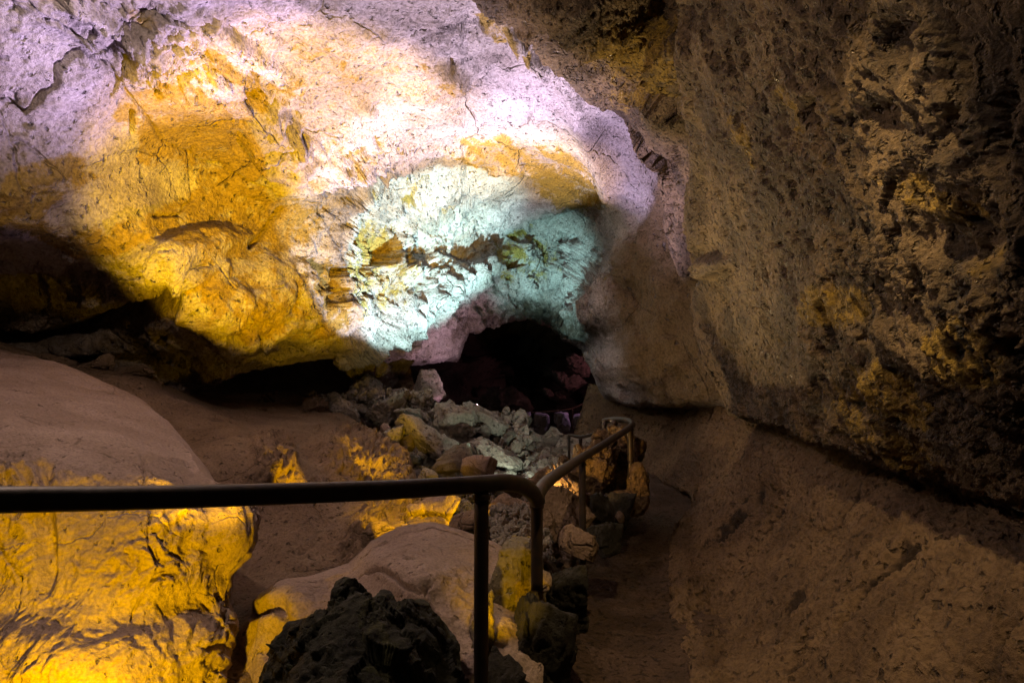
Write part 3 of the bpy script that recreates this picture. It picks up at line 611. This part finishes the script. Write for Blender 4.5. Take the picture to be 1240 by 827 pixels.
G1 = 'fallen rocks of the rubble pile'
big_rocks = [
    (516, 475, 9.3, 50, 58, -10, 0.9, 4, M_rub, 'boulder', 'lone angular lilac-lit boulder standing in front of the dark passage', 5, 12, 0.03),
    (578, 503, 8.2, 88, 32, -24, 1.5, 5, M_rub, 'rock', 'long flat-topped slab sticking out to the right at the top of the rubble pile', 5, 10, 0.03),
    (596, 545, 7.0, 76, 30, -33, 1.0, 8, M_rub, 'rock', 'long dark slab leaning right just above the bright yellow rock', 5, 10, 0.04),
    (527, 543, 7.1, 112, 52, -27, 1.0, 12, M_rub, 'rock', 'largest smooth grey slab sloping down through the middle of the rubble pile', 5, 10, 0.04),
    (552, 512, 7.6, 54, 60, 15, 1.0, 15, M_rub, 'rock', 'upright pitted chunk in the centre of the rubble pile top', 5, 14, 0.07),
    (508, 505, 7.9, 66, 22, -8, 1.2, 18, M_rub, 'rock', 'thin layered slab on the left shoulder of the rubble pile', 5, 10, 0.06),
    (548, 560, 6.6, 54, 34, 20, 1.0, 21, M_pillar, 'rock', 'mossy dark block wedged left of the bright yellow rock', 5, 12, 0.05),
    (586, 569, 5.9, 56, 40, 5, 1.0, 24, M_pale, 'rock', 'bright yellow rock with a bare brown face above the rail bend', 5, 9, 0.03),
    (517, 576, 6.1, 36, 36, 45, 0.8, 27, M_rub, 'rock', 'pale green triangular stone just above the near handrail', 4, 8, 0.03),
    (532, 500, 8.2, 40, 26, 10, 1.0, 77, M_rub, 'rock', 'small jagged crest stone touched with pink light on the pile top', 5, 12, 0.08),
    (440, 478, 8.7, 56, 52, 10, 1.0, 30, M_rub, 'rock', 'craggy brown lump at the left top of the rubble pile', 5, 14, 0.10),
    (460, 452, 9.0, 26, 26, 20, 1.0, 33, M_rub, 'rock', 'small pale green rock perched on the craggy brown lump', 4, 8, 0.04),
    (468, 500, 8.1, 62, 36, 18, 1.0, 36, M_rub, 'rock', 'broad brown rock below the small pale green perched rock', 5, 14, 0.08),
    (492, 480, 8.8, 44, 24, -35, 1.0, 39, M_rub, 'rock', 'pale mint-lit stone wedged beside the lilac boulder', 4, 10, 0.05),
    (388, 492, 8.2, 50, 24, -12, 1.2, 42, M_mound, 'rock', 'low brown rock lying leftmost in the rubble line', 5, 12, 0.07),
    (420, 500, 8.0, 44, 30, -15, 1.0, 45, M_rub, 'rock', 'brown rock between the low leftmost rock and the craggy lump', 5, 12, 0.08),
    (466, 520, 7.4, 13, 18, 0, 1.0, 48, M_pale, 'rock', 'small upright yellow-lit stone above the brown bank', 4, 10, 0.05),
    (488, 534, 7.0, 34, 28, 10, 1.0, 51, M_pillar, 'rock', 'green mossy stone beside the small upright yellow stone', 4, 12, 0.08),
    (556, 502, 9.0, 52, 20, 12, 1.0, 54, M_rub, 'rock', 'dull mauve rock lying at the foot of the lilac boulder', 5, 12, 0.05),
    (470, 540, 6.9, 30, 60, -12, 0.8, 57, M_rub, 'rock', 'grey green stone strip along the right side of the brown bank', 4, 10, 0.05),
    (533, 614, 5.1, 64, 46, 8, 1.0, 60, M_pale, 'rock', 'angular ochre rock just under the near handrail', 5, 10, 0.04),
    (505, 620, 5.0, 36, 22, 10, 1.0, 63, M_pale, 'rock', 'small flat yellow-edged stone left of the angular ochre rock', 4, 10, 0.05),
    (520, 638, 4.7, 50, 24, -5, 1.2, 66, M_mound, 'rock', 'olive brown stone touching the top of the cracked boulder', 4, 12, 0.05),
    (612, 614, 4.9, 74, 26, 6, 1.2, 69, M_mound, 'rock', 'long brown slab seen between the two nearest rail posts', 5, 12, 0.06),
    (560, 632, 4.6, 44, 26, 0, 1.2, 72, M_mound, 'rock', 'dark brown stone just left of the nearest rail post', 4, 12, 0.06),
    (625, 590, 5.6, 46, 26, -10, 1.0, 75, M_mound, 'rock', 'sandy brown stone right of the bright yellow rock', 4, 12, 0.06),
]
for (px, py, d, w, h, roll, dr, sd, mt, nm, lb, lv, npl, rg) in big_rocks:
    rock(px, py, d, w, h, roll, dr, sd, mt, nm, lb, nm, G1, level=lv, npl=npl, rough=rg, och=0.15 if mt is not M_pale else 0.3)

G2 = 'rocks of the low wall between path and gully'
wall_rocks = [
    (748, 566, 5.75, 60, 100, 3, 1.0, 101, M_orange, 'tall orange rock inside the bend of the handrail', 6, 0.10, 1),
    (716, 584, 5.35, 60, 96, -5, 1.0, 104, M_orange, 'orange brown rock with dark streaks left of the tallest orange rock', 6, 0.10, 1),
    (688, 572, 6.0, 44, 50, 8, 1.0, 107, M_orange, 'small rust brown rock under the far rail posts', 6, 0.10, 0),
    (676, 606, 4.9, 92, 74, -22, 1.0, 110, M_mound, 'sandy ochre rock under the sloping handrail', 6, 0.07, 0),
    (771, 592, 5.3, 22, 62, 0, 1.0, 113, M_orange, 'narrow rock behind the last post beside the path', 5, 0.08, 1),
    (676, 640, 4.2, 74, 84, -30, 1.0, 116, M_mound, 'smooth tan rock behind the second rail post', 6, 0.05, 0),
    (692, 656, 3.75, 52, 60, 30, 1.0, 119, M_mound, 'pinkish brown angular rock at the path edge beside the third post', 6, 0.04, 0),
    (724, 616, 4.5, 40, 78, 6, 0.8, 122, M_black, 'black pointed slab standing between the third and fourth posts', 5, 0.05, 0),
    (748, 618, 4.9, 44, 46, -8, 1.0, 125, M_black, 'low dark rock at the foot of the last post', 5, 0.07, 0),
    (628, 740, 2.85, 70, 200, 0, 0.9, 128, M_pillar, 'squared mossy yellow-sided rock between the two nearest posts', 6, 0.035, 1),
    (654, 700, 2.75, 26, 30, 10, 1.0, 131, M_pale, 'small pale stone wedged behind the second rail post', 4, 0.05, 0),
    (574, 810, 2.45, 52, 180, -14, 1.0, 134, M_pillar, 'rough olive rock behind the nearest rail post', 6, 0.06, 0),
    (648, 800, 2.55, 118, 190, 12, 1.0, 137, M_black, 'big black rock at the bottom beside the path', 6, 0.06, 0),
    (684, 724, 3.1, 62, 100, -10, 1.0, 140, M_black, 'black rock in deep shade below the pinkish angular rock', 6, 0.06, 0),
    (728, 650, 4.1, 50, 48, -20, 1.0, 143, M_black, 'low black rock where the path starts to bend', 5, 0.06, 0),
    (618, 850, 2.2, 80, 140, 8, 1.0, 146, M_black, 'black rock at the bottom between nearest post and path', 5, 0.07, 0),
]
for (px, py, d, w, h, roll, dr, sd, mt, lb, lv, rg, bx) in wall_rocks:
    rock(px, py, d, w, h, roll, dr, sd, mt, 'rock', lb, 'rock', G2, level=lv, npl=12, rough=rg, box=bx, och=0.15 if mt is not M_pillar else 0.45)

# small broken stones, each one an object, a few shared shapes
pool = [rock_mesh(300 + k, 1, RS.uniform(0.7, 1.1), RS.uniform(0.55, 0.95), level=3, npl=10, rough=0.06, och=0.1) for k in range(10)]
for m_ in pool: m_.materials.append(M_rub)
poolb = [m_.copy() for m_ in pool]
for m_ in poolb: m_.materials.clear(); m_.materials.append(M_mound)
def scatter(n, poly, dfun, smin, smax, label, group, meshes=pool):
    r = np.random.RandomState(len(label) + n)
    k = 0
    while k < n:
        (x0, x1), (y0, y1) = poly; px, py = r.uniform(x0, x1), r.uniform(y0, y1)
        d = dfun(px, py, r)
        if d is None: continue
        s = (smin + (smax - smin) * r.random_sample() ** 2) / 2 * d / F
        o = bpy.data.objects.new('stone', meshes[r.randint(len(meshes))]); C.objects.link(o)
        o.location = U(px, py, d); o.scale = (s, s, s); o.rotation_euler = tuple(r.uniform(-0.6, 0.6, 2)) + (r.uniform(0, 6.28),)
        set_props(o, label, 'stone', group); k += 1
def on_plane(z0, dz=0.0, amp=0.08):
    def f(px, py, r):
        d = (EYE - (z0 + r.uniform(-amp, amp))) / max(0.02, ((py - 413.5) / F * UP[2] - FW[2])) 
        return d if 2 < d < 15 else None
    return f
scatter(84, ((600, 712), (532, 600)), lambda px, py, r: None if py < 532 + max(0, (px - 640)) * 0.12 or px > 712 - (py - 532) * 0.3 else 8.85 - (py - 532) * 0.034 + r.uniform(-.1, .1), 10, 36, 'small grey angular stone in the bed beside the lilac path', 'small grey stones by the lilac path')
scatter(50, ((350, 505), (478, 520)), lambda px, py, r: None if py > 500 + (px - 430) * 0.35 or py < 478 - max(0, px - 420) * 0.3 else 8.3 + r.uniform(-.2, .2), 8, 22, 'small brown broken stone around the craggy lump of the pile', 'small brown stones by the craggy lump')
scatter(60, ((480, 620), (520, 605)), lambda px, py, r: None if px < 480 + (py - 520) * 0.3 else 8.05 - (py - 520) * 0.022 + r.uniform(-.1, .1), 12, 42, 'small broken stone filling gaps between the slabs of the pile', 'small filler stones of the pile')
scatter(44, ((598, 665), (620, 668)), lambda px, py, r: 4.5 - (py - 620) * 0.02 + r.uniform(-.05, .05), 6, 16, 'small yellow-lit stone in the gap between the two nearest posts', 'small stones lit yellow between the posts', poolb)
scatter(30, ((660, 770), (600, 690)), lambda px, py, r: None if abs((py - 600) - (770 - px) * 0.85) > 16 else 5.2 - (py - 600) * 0.017 + r.uniform(-.1, .1), 12, 30, 'small dark stone along the foot of the low path wall', 'small dark stones at the path edge', poolb)
scatter(18, ((240, 345), (474, 486)), lambda px, py, r: 7.7 + r.uniform(-.2, .2), 4, 10, 'tiny pale stone on the flat floor before the left hollow', 'tiny stones before the left hollow', poolb)
def gravel(name, n, areas, mat):
    r = np.random.RandomState(n); V0, F0 = ico(2); VV = []; FF = []; base = 0; NS = len(V0)
    shapes = []
    for k in range(12):
        v = V0.copy(); nn = r.normal(size=(8, 3)); nn /= np.linalg.norm(nn, axis=1)[:, None]
        q = (np.maximum(v @ nn.T, 0) / r.uniform(0.5, 1, 8)) ** 30; v = v / np.maximum(q.sum(1) ** (1 / 30), 0.7)[:, None]; shapes.append(v * r.uniform(0.6, 1.1, 3))
    while base < n:
        (x0, x1, y0, y1, fn, smin, smax) = areas[r.randint(len(areas))]
        px, py = r.uniform(x0, x1), r.uniform(y0, y1); d = fn(px, py)
        if d is None: continue
        s = (smin + (smax - smin) * r.random_sample() ** 3) / 2 * d / F
        a = r.uniform(0, 6.28); R_ = np.array([[math.cos(a), -math.sin(a), 0], [math.sin(a), math.cos(a), 0], [0, 0, 1]])
        VV.append(shapes[r.randint(12)] @ R_ * s + U(px, py, d + r.uniform(-.08, .08))); FF.append(F0 + base * NS); base += 1
    VV = np.concatenate(VV)
    return set_props(link(name, mesh(name, VV, np.concatenate(FF), {'ochre': 0.1 + 0.3 * fbm(VV * 5, 2)}, smooth_=False), mat), kind='stuff')
gravel('gravel', 4200, [
    (596, 715, 526, 612, lambda x, y: None if y < 530 + max(0, x - 640) * 0.1 or x > 716 - (y - 532) * 0.3 else 8.95 - (y - 532) * 0.034, 4, 30),
    (345, 520, 474, 530, lambda x, y: None if y > 502 + (x - 430) * 0.35 or y < 478 - max(0, x - 420) * 0.3 else 8.35, 3, 12),
    (470, 640, 500, 625, lambda x, y: None if x < 470 + (y - 520) * 0.3 else 8.8 - (y - 500) * 0.024, 4, 22),
    (596, 668, 612, 676, lambda x, y: 4.6 - (y - 620) * 0.02, 4, 12)], M_rub)
G3 = 'ledge stones under the left overhang'
for (px, py, d, w, h, sd, lb) in [(118, 443, 5.9, 34, 16, 501, 'rounded brown stone leftmost on the ledge under the left overhang'), (131, 442, 6.0, 20, 26, 504, 'upright knob of stone on the ledge under the left overhang'), (163, 452, 6.1, 60, 18, 507, 'long low brown stone at the right end of the shadowed ledge'), (60, 436, 5.8, 60, 18, 510, 'flat dark stone deep under the left overhang'), (184, 462, 6.3, 30, 16, 513, 'small stone closing the right end of the shadowed ledge')]:
    rock(px, py, d, w, h, 0, 1.2, sd, M_mound, 'stone', lb, 'stone', G3, level=4, rough=0.07)
G4 = 'upright stones lining the far path'
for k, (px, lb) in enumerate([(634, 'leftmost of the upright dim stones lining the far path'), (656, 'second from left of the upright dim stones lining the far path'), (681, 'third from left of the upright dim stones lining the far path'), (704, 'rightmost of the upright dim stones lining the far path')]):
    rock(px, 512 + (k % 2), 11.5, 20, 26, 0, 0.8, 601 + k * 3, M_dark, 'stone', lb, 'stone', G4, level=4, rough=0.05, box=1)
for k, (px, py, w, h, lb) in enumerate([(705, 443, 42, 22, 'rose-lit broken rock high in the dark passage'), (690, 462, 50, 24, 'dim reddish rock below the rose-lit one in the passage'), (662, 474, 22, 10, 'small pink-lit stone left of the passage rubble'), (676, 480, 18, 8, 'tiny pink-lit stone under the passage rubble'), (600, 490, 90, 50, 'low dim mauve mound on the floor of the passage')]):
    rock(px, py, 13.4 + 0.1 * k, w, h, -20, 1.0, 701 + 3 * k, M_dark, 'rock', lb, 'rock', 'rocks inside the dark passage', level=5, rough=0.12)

# ------------------------------------------------------------------ HANDRAILS
def catmull(P, n):
    P = np.asarray(P, float); Q = np.vstack([2 * P[0] - P[1], P, 2 * P[-1] - P[-2]]); out = []
    for i in range(len(P) - 1):
        p0, p1, p2, p3 = Q[i:i + 4]
        for t in np.linspace(0, 1, n, endpoint=False):
            out.append(0.5 * (2 * p1 + (p2 - p0) * t + (2 * p0 - 5 * p1 + 4 * p2 - p3) * t * t + (3 * p1 - p0 - 3 * p2 + p3) * t ** 3))
    out.append(P[-1]); return np.array(out)
def tube(name, P, rad, parent, n=8, seg=16, mat=M_metal):
    P = catmull(P, n) if len(P) > 2 else np.array([P[0] + (P[1] - P[0]) * t for t in np.linspace(0, 1, 12)])
    T = np.gradient(P, axis=0); T /= np.linalg.norm(T, axis=1)[:, None]
    ref = np.array([0, 0, 1.0]) if abs(T[0][2]) < 0.8 else np.array([0, 1.0, 0])
    A = np.cross(T, ref); A /= np.linalg.norm(A, axis=1)[:, None]; B = np.cross(A, T)
    th = np.linspace(0, 2 * np.pi, seg, endpoint=False)
    V = P[:, None] + rad * (np.cos(th)[None, :, None] * A[:, None] + np.sin(th)[None, :, None] * B[:, None])
    V = V + 0.0008 * perlin(V * 40)[..., None] * A[:, None]
    m = len(P); i = np.arange(m * seg).reshape(m, seg); j = np.roll(i, -1, 1)
    Fc = np.stack([i[:-1], i[1:], j[1:], j[:-1]], -1).reshape(-1, 4)
    caps = []
    V = V.reshape(-1, 3); V = np.vstack([V, P[:1], P[-1:]]); c0, c1 = len(V) - 2, len(V) - 1
    for k in range(0, seg, 2):
        caps.append([c0, i[0, k], i[0, (k + 1) % seg], i[0, (k + 2) % seg]]); caps.append([c1, i[-1, (k + 2) % seg], i[-1, (k + 1) % seg], i[-1, k]])
    return link(name, mesh(name, V - (np.array(parent.location) if parent else 0), np.vstack([Fc, caps])), mat, parent)
def root(name, loc, label, cat, group=None):
    o = bpy.data.objects.new(name, None); C.objects.link(o); o.location = loc; o.empty_display_size = 0.1
    return set_props(o, label, cat, group)
def post(r_, px, pytop, d, pybot, rad=0.022):
    a = U(px, pytop, d); b = U(px, pybot, d); b = np.array([a[0], a[1], b[2]])
    dn = np.array([0, 0, -1.0]); tube('weld', [a + dn * 0.020, a + dn * 0.036], rad * 1.22, r_)
    return tube('post', [a, b], rad, r_)
hr = root('handrail', tuple(U(583, 900, 2.1)), 'dark metal pipe handrail crossing the foreground and running along the path', 'handrail', 'dark pipe handrails')
tube('rail', U([-420, -120, 0, 150, 300, 450, 540, 585, 610, 630, 643, 651], [612, 607, 605, 603, 599, 594, 589, 586, 584, 587, 595, 606], [1.02, 1.27, 1.36, 1.5, 1.66, 1.86, 2.0, 2.07, 2.12, 2.2, 2.28, 2.36]), 0.027, hr, n=10)
tube('rail', U([649, 654, 664, 682, 705, 725, 745, 758, 765, 764, 757, 747, 738, 731], [606, 594, 582, 569, 554, 542, 529, 521, 515, 511, 508.5, 508, 508.5, 510], [2.4, 2.5, 2.7, 3.2, 3.9, 4.5, 5.0, 5.3, 5.5, 5.65, 5.8, 5.95, 6.05, 6.1]), 0.025, hr, n=10)
post(hr, 583, 590, 2.07, 1000); post(hr, 650, 602, 2.4, 712, 0.021); post(hr, 705, 556, 3.9, 690, 0.02); post(hr, 763, 516, 5.4, 622, 0.024); post(hr, 744, 509, 5.95, 560, 0.026); post(hr, 732, 511, 6.05, 560, 0.018)
hr2 = root('handrail', tuple(U(703, 560, 7.5)), 'thinner dark handrail continuing down behind the orange rocks', 'handrail', 'dark pipe handrails')
tube('rail', U([689, 696, 703, 712, 722, 732, 742], [526.5, 528, 529, 527.5, 524, 520, 515], [7.6, 7.5, 7.4, 7.2, 7.0, 6.8, 6.6]), 0.017, hr2)
post(hr2, 689, 527, 7.6, 556, 0.015); post(hr2, 703, 529, 7.4, 560, 0.017); post(hr2, 730, 521, 6.85, 550, 0.015)
hr3 = root('handrail', tuple(U(700, 520, 12.6)), 'faint rail catching pink light inside the dark passage', 'handrail', 'dark pipe handrails')
tube('rail', U([640, 670, 688, 698, 706, 714, 726], [500, 498, 496, 493, 489.5, 487.5, 486], [12.8] * 7), 0.02, hr3)
post(hr3, 693, 495, 12.8, 520, 0.018)

# ------------------------------------------------------------------ LIGHT
def lamp(kind, px, py, d, col, power, to=None, size=60, blend=0.5, rad=0.05, name='lamp'):
    l = bpy.data.lights.new(name, kind); l.color = col; l.energy = power; l.shadow_soft_size = rad
    o = bpy.data.objects.new(name, l); C.objects.link(o); o.location = U(px, py, d)
    if kind == 'SPOT':
        l.spot_size = math.radians(size); l.spot_blend = blend
        import mathutils
        v = mathutils.Vector(tuple(U(*to) - U(px, py, d))); o.rotation_euler = v.to_track_quat('-Z', 'Y').to_euler()
    return o
YEL = (1.0, 0.56, 0.0); WHT = (1.0, 0.80, 0.92); TEAL = (0.35, 1.0, 0.85); PNK = (1.0, 0.55, 0.75); WARM = (1.0, 0.66, 0.34)
WHT = (1.0, 0.78, 0.95)
LAMPS = dict(
    white=lambda: lamp('SPOT', 588, 566, 6.3, (1.0, 0.78, 1.0), 1350, (530, 140, 5.8), 58, 0.6, 0.03),
    left=lambda: lamp('SPOT', 588, 566, 6.3, (0.84, 0.62, 1.0), 2300, (125, 0, 3.7), 34, 0.7, 0.03),
    dim=lambda: lamp('SPOT', 588, 566, 6.3, (0.84, 0.62, 1.0), 260, (340, 180, 4.2), 70, 0.9, 0.03),
    strip=lambda: lamp('SPOT', 600, 566, 6.3, (0.82, 0.62, 1.0), 700, (735, 150, 6.6), 58, 0.6, 0.03),
    band=lambda: lamp('SPOT', 588, 566, 6.3, (0.92, 0.92, 1.0), 650, (520.2, 251.1, 7.5), 71, 0.15, 0.02),
    edge=lambda: lamp('SPOT', 588, 566, 6.3, (0.58, 0.97, 0.95), 1700, (514, 320, 8.3), 46, 0.35, 0.02),
    yellow=lambda: lamp('SPOT', 120, 1060, 1.3, YEL, 3800, (328, 352, 3.8), 39, 0.5, 0.03),
    amber=lambda: lamp('SPOT', 572, 640, 4.1, YEL, 2400, (645, 196, 7.7), 28, 0.9, 0.03),
    block=lambda: lamp('SPOT', 40, 1040, 1.6, YEL, 170, (110, 760, 2.55), 90, 0.9, 0.03),
    gully=lambda: lamp('SPOT', 600, 628, 4.6, YEL, 60, (525, 618, 5.1), 90, 0.8, 0.03),
    orange=lambda: lamp('SPOT', 661, 584, 4.45, (1.0, 0.56, 0.14), 34, (738, 572, 5.5), 56, 0.8, 0.01),  # added spot behind the rail bend, brightens the orange rocks
    patch_fill_a=lambda: lamp('SPOT', 500, 597, 5.2, YEL, 75, (440, 556, 6.2), 56, 0.3, 0.02),  # patch spots: unseen, added behind the rail bar to light the rough bank
    patch_fill_b=lambda: lamp('SPOT', 500, 596, 4.15, YEL, 36, (480, 660, 4.7), 62, 0.35, 0.02),
    patch_fill_c=lambda: lamp('SPOT', 415, 598, 4.6, YEL, 40, (322, 562, 4.9), 36, 0.35, 0.02),
    teal=lambda: lamp('SPOT', 588, 566, 6.4, (0.5, 1.0, 0.93), 1500, (672, 316, 10.7), 28, 0.95, 0.03),
    mint=lambda: lamp('SPOT', 588, 566, 6.4, (0.42, 1.0, 0.92), 1500, (545, 296, 9.6), 27, 0.95, 0.03),
    rubble=lambda: lamp('SPOT', 655, 588, 6.1, (0.85, 1.0, 0.80), 55, (560, 488, 8.6), 74, 0.9, 0.03),  # unseen spot added to lift the rubble pile
    pillar_fill=lambda: lamp('SPOT', 583, 758, 2.28, YEL, 7, (624, 685, 2.72), 90, 0.8, 0.01),  # small light added behind the near post for the squared rock
    pink=lambda: lamp('SPOT', 585, 493, 8.95, (1.0, 0.6, 0.74), 70, (530, 390, 10.0), 90, 0.9, 0.02),
    boulder=lambda: lamp('SPOT', 545, 522, 7.9, PNK, 110, (518, 470, 9.2), 24, 0.5, 0.02),
    warm=lambda: lamp('SPOT', 640, 600, 6.3, (1.0, 0.72, 0.42), 90, (850, 300, 6.3), 110, 0.8, 0.06),
    wall=lambda: lamp('SPOT', 588, 566, 6.3, (1.0, 0.72, 0.36), 380, (880, 130, 4.1), 70, 1.0, 0.03),  # extra warm spot added to brighten the right wall
    fill=lambda: lamp('POINT', 112, -100, 2.6, (1.0, 0.74, 0.58), 86, rad=0.06),  # unseen fill added above the frame for the rock tops
    slope=lambda: lamp('SPOT', 850, -350, 1.7, (1.0, 0.68, 0.32), 190, (960, 800, 3.0), 70, 1.0, 0.03),  # second unseen fill, added above the frame for the right bank
    rose=lambda: lamp('POINT', 730, 450, 12.5, (1.0, 0.35, 0.4), 16, rad=0.05),
    lilac=lambda: lamp('SPOT', 735, 440, 11.5, (0.85, 0.5, 1.0), 60, (665, 530, 11), 90, 0.5, 0.05),
)
for k, f in LAMPS.items():
    _l = f(); _l.name = k + '_lamp'
W = bpy.data.worlds.new('World'); bpy.context.scene.world = W; W.use_nodes = True
W.node_tree.nodes['Background'].inputs[0].default_value = (0.9, 0.75, 0.65, 1); W.node_tree.nodes['Background'].inputs[1].default_value = 0.01

sc = bpy.context.scene
sc.render.engine = 'CYCLES'
sc.view_settings.view_transform = 'Standard'; sc.view_settings.look = 'None'; sc.view_settings.gamma = 1; sc.view_settings.exposure = 0
cy = sc.cycles; cy.max_bounces = 5; cy.diffuse_bounces = 4; cy.glossy_bounces = 2; cy.use_denoising = True; cy.sample_clamp_indirect = 6
cy.use_adaptive_sampling = True; cy.adaptive_threshold = 0.02
cy.caustics_reflective = False; cy.caustics_refractive = False
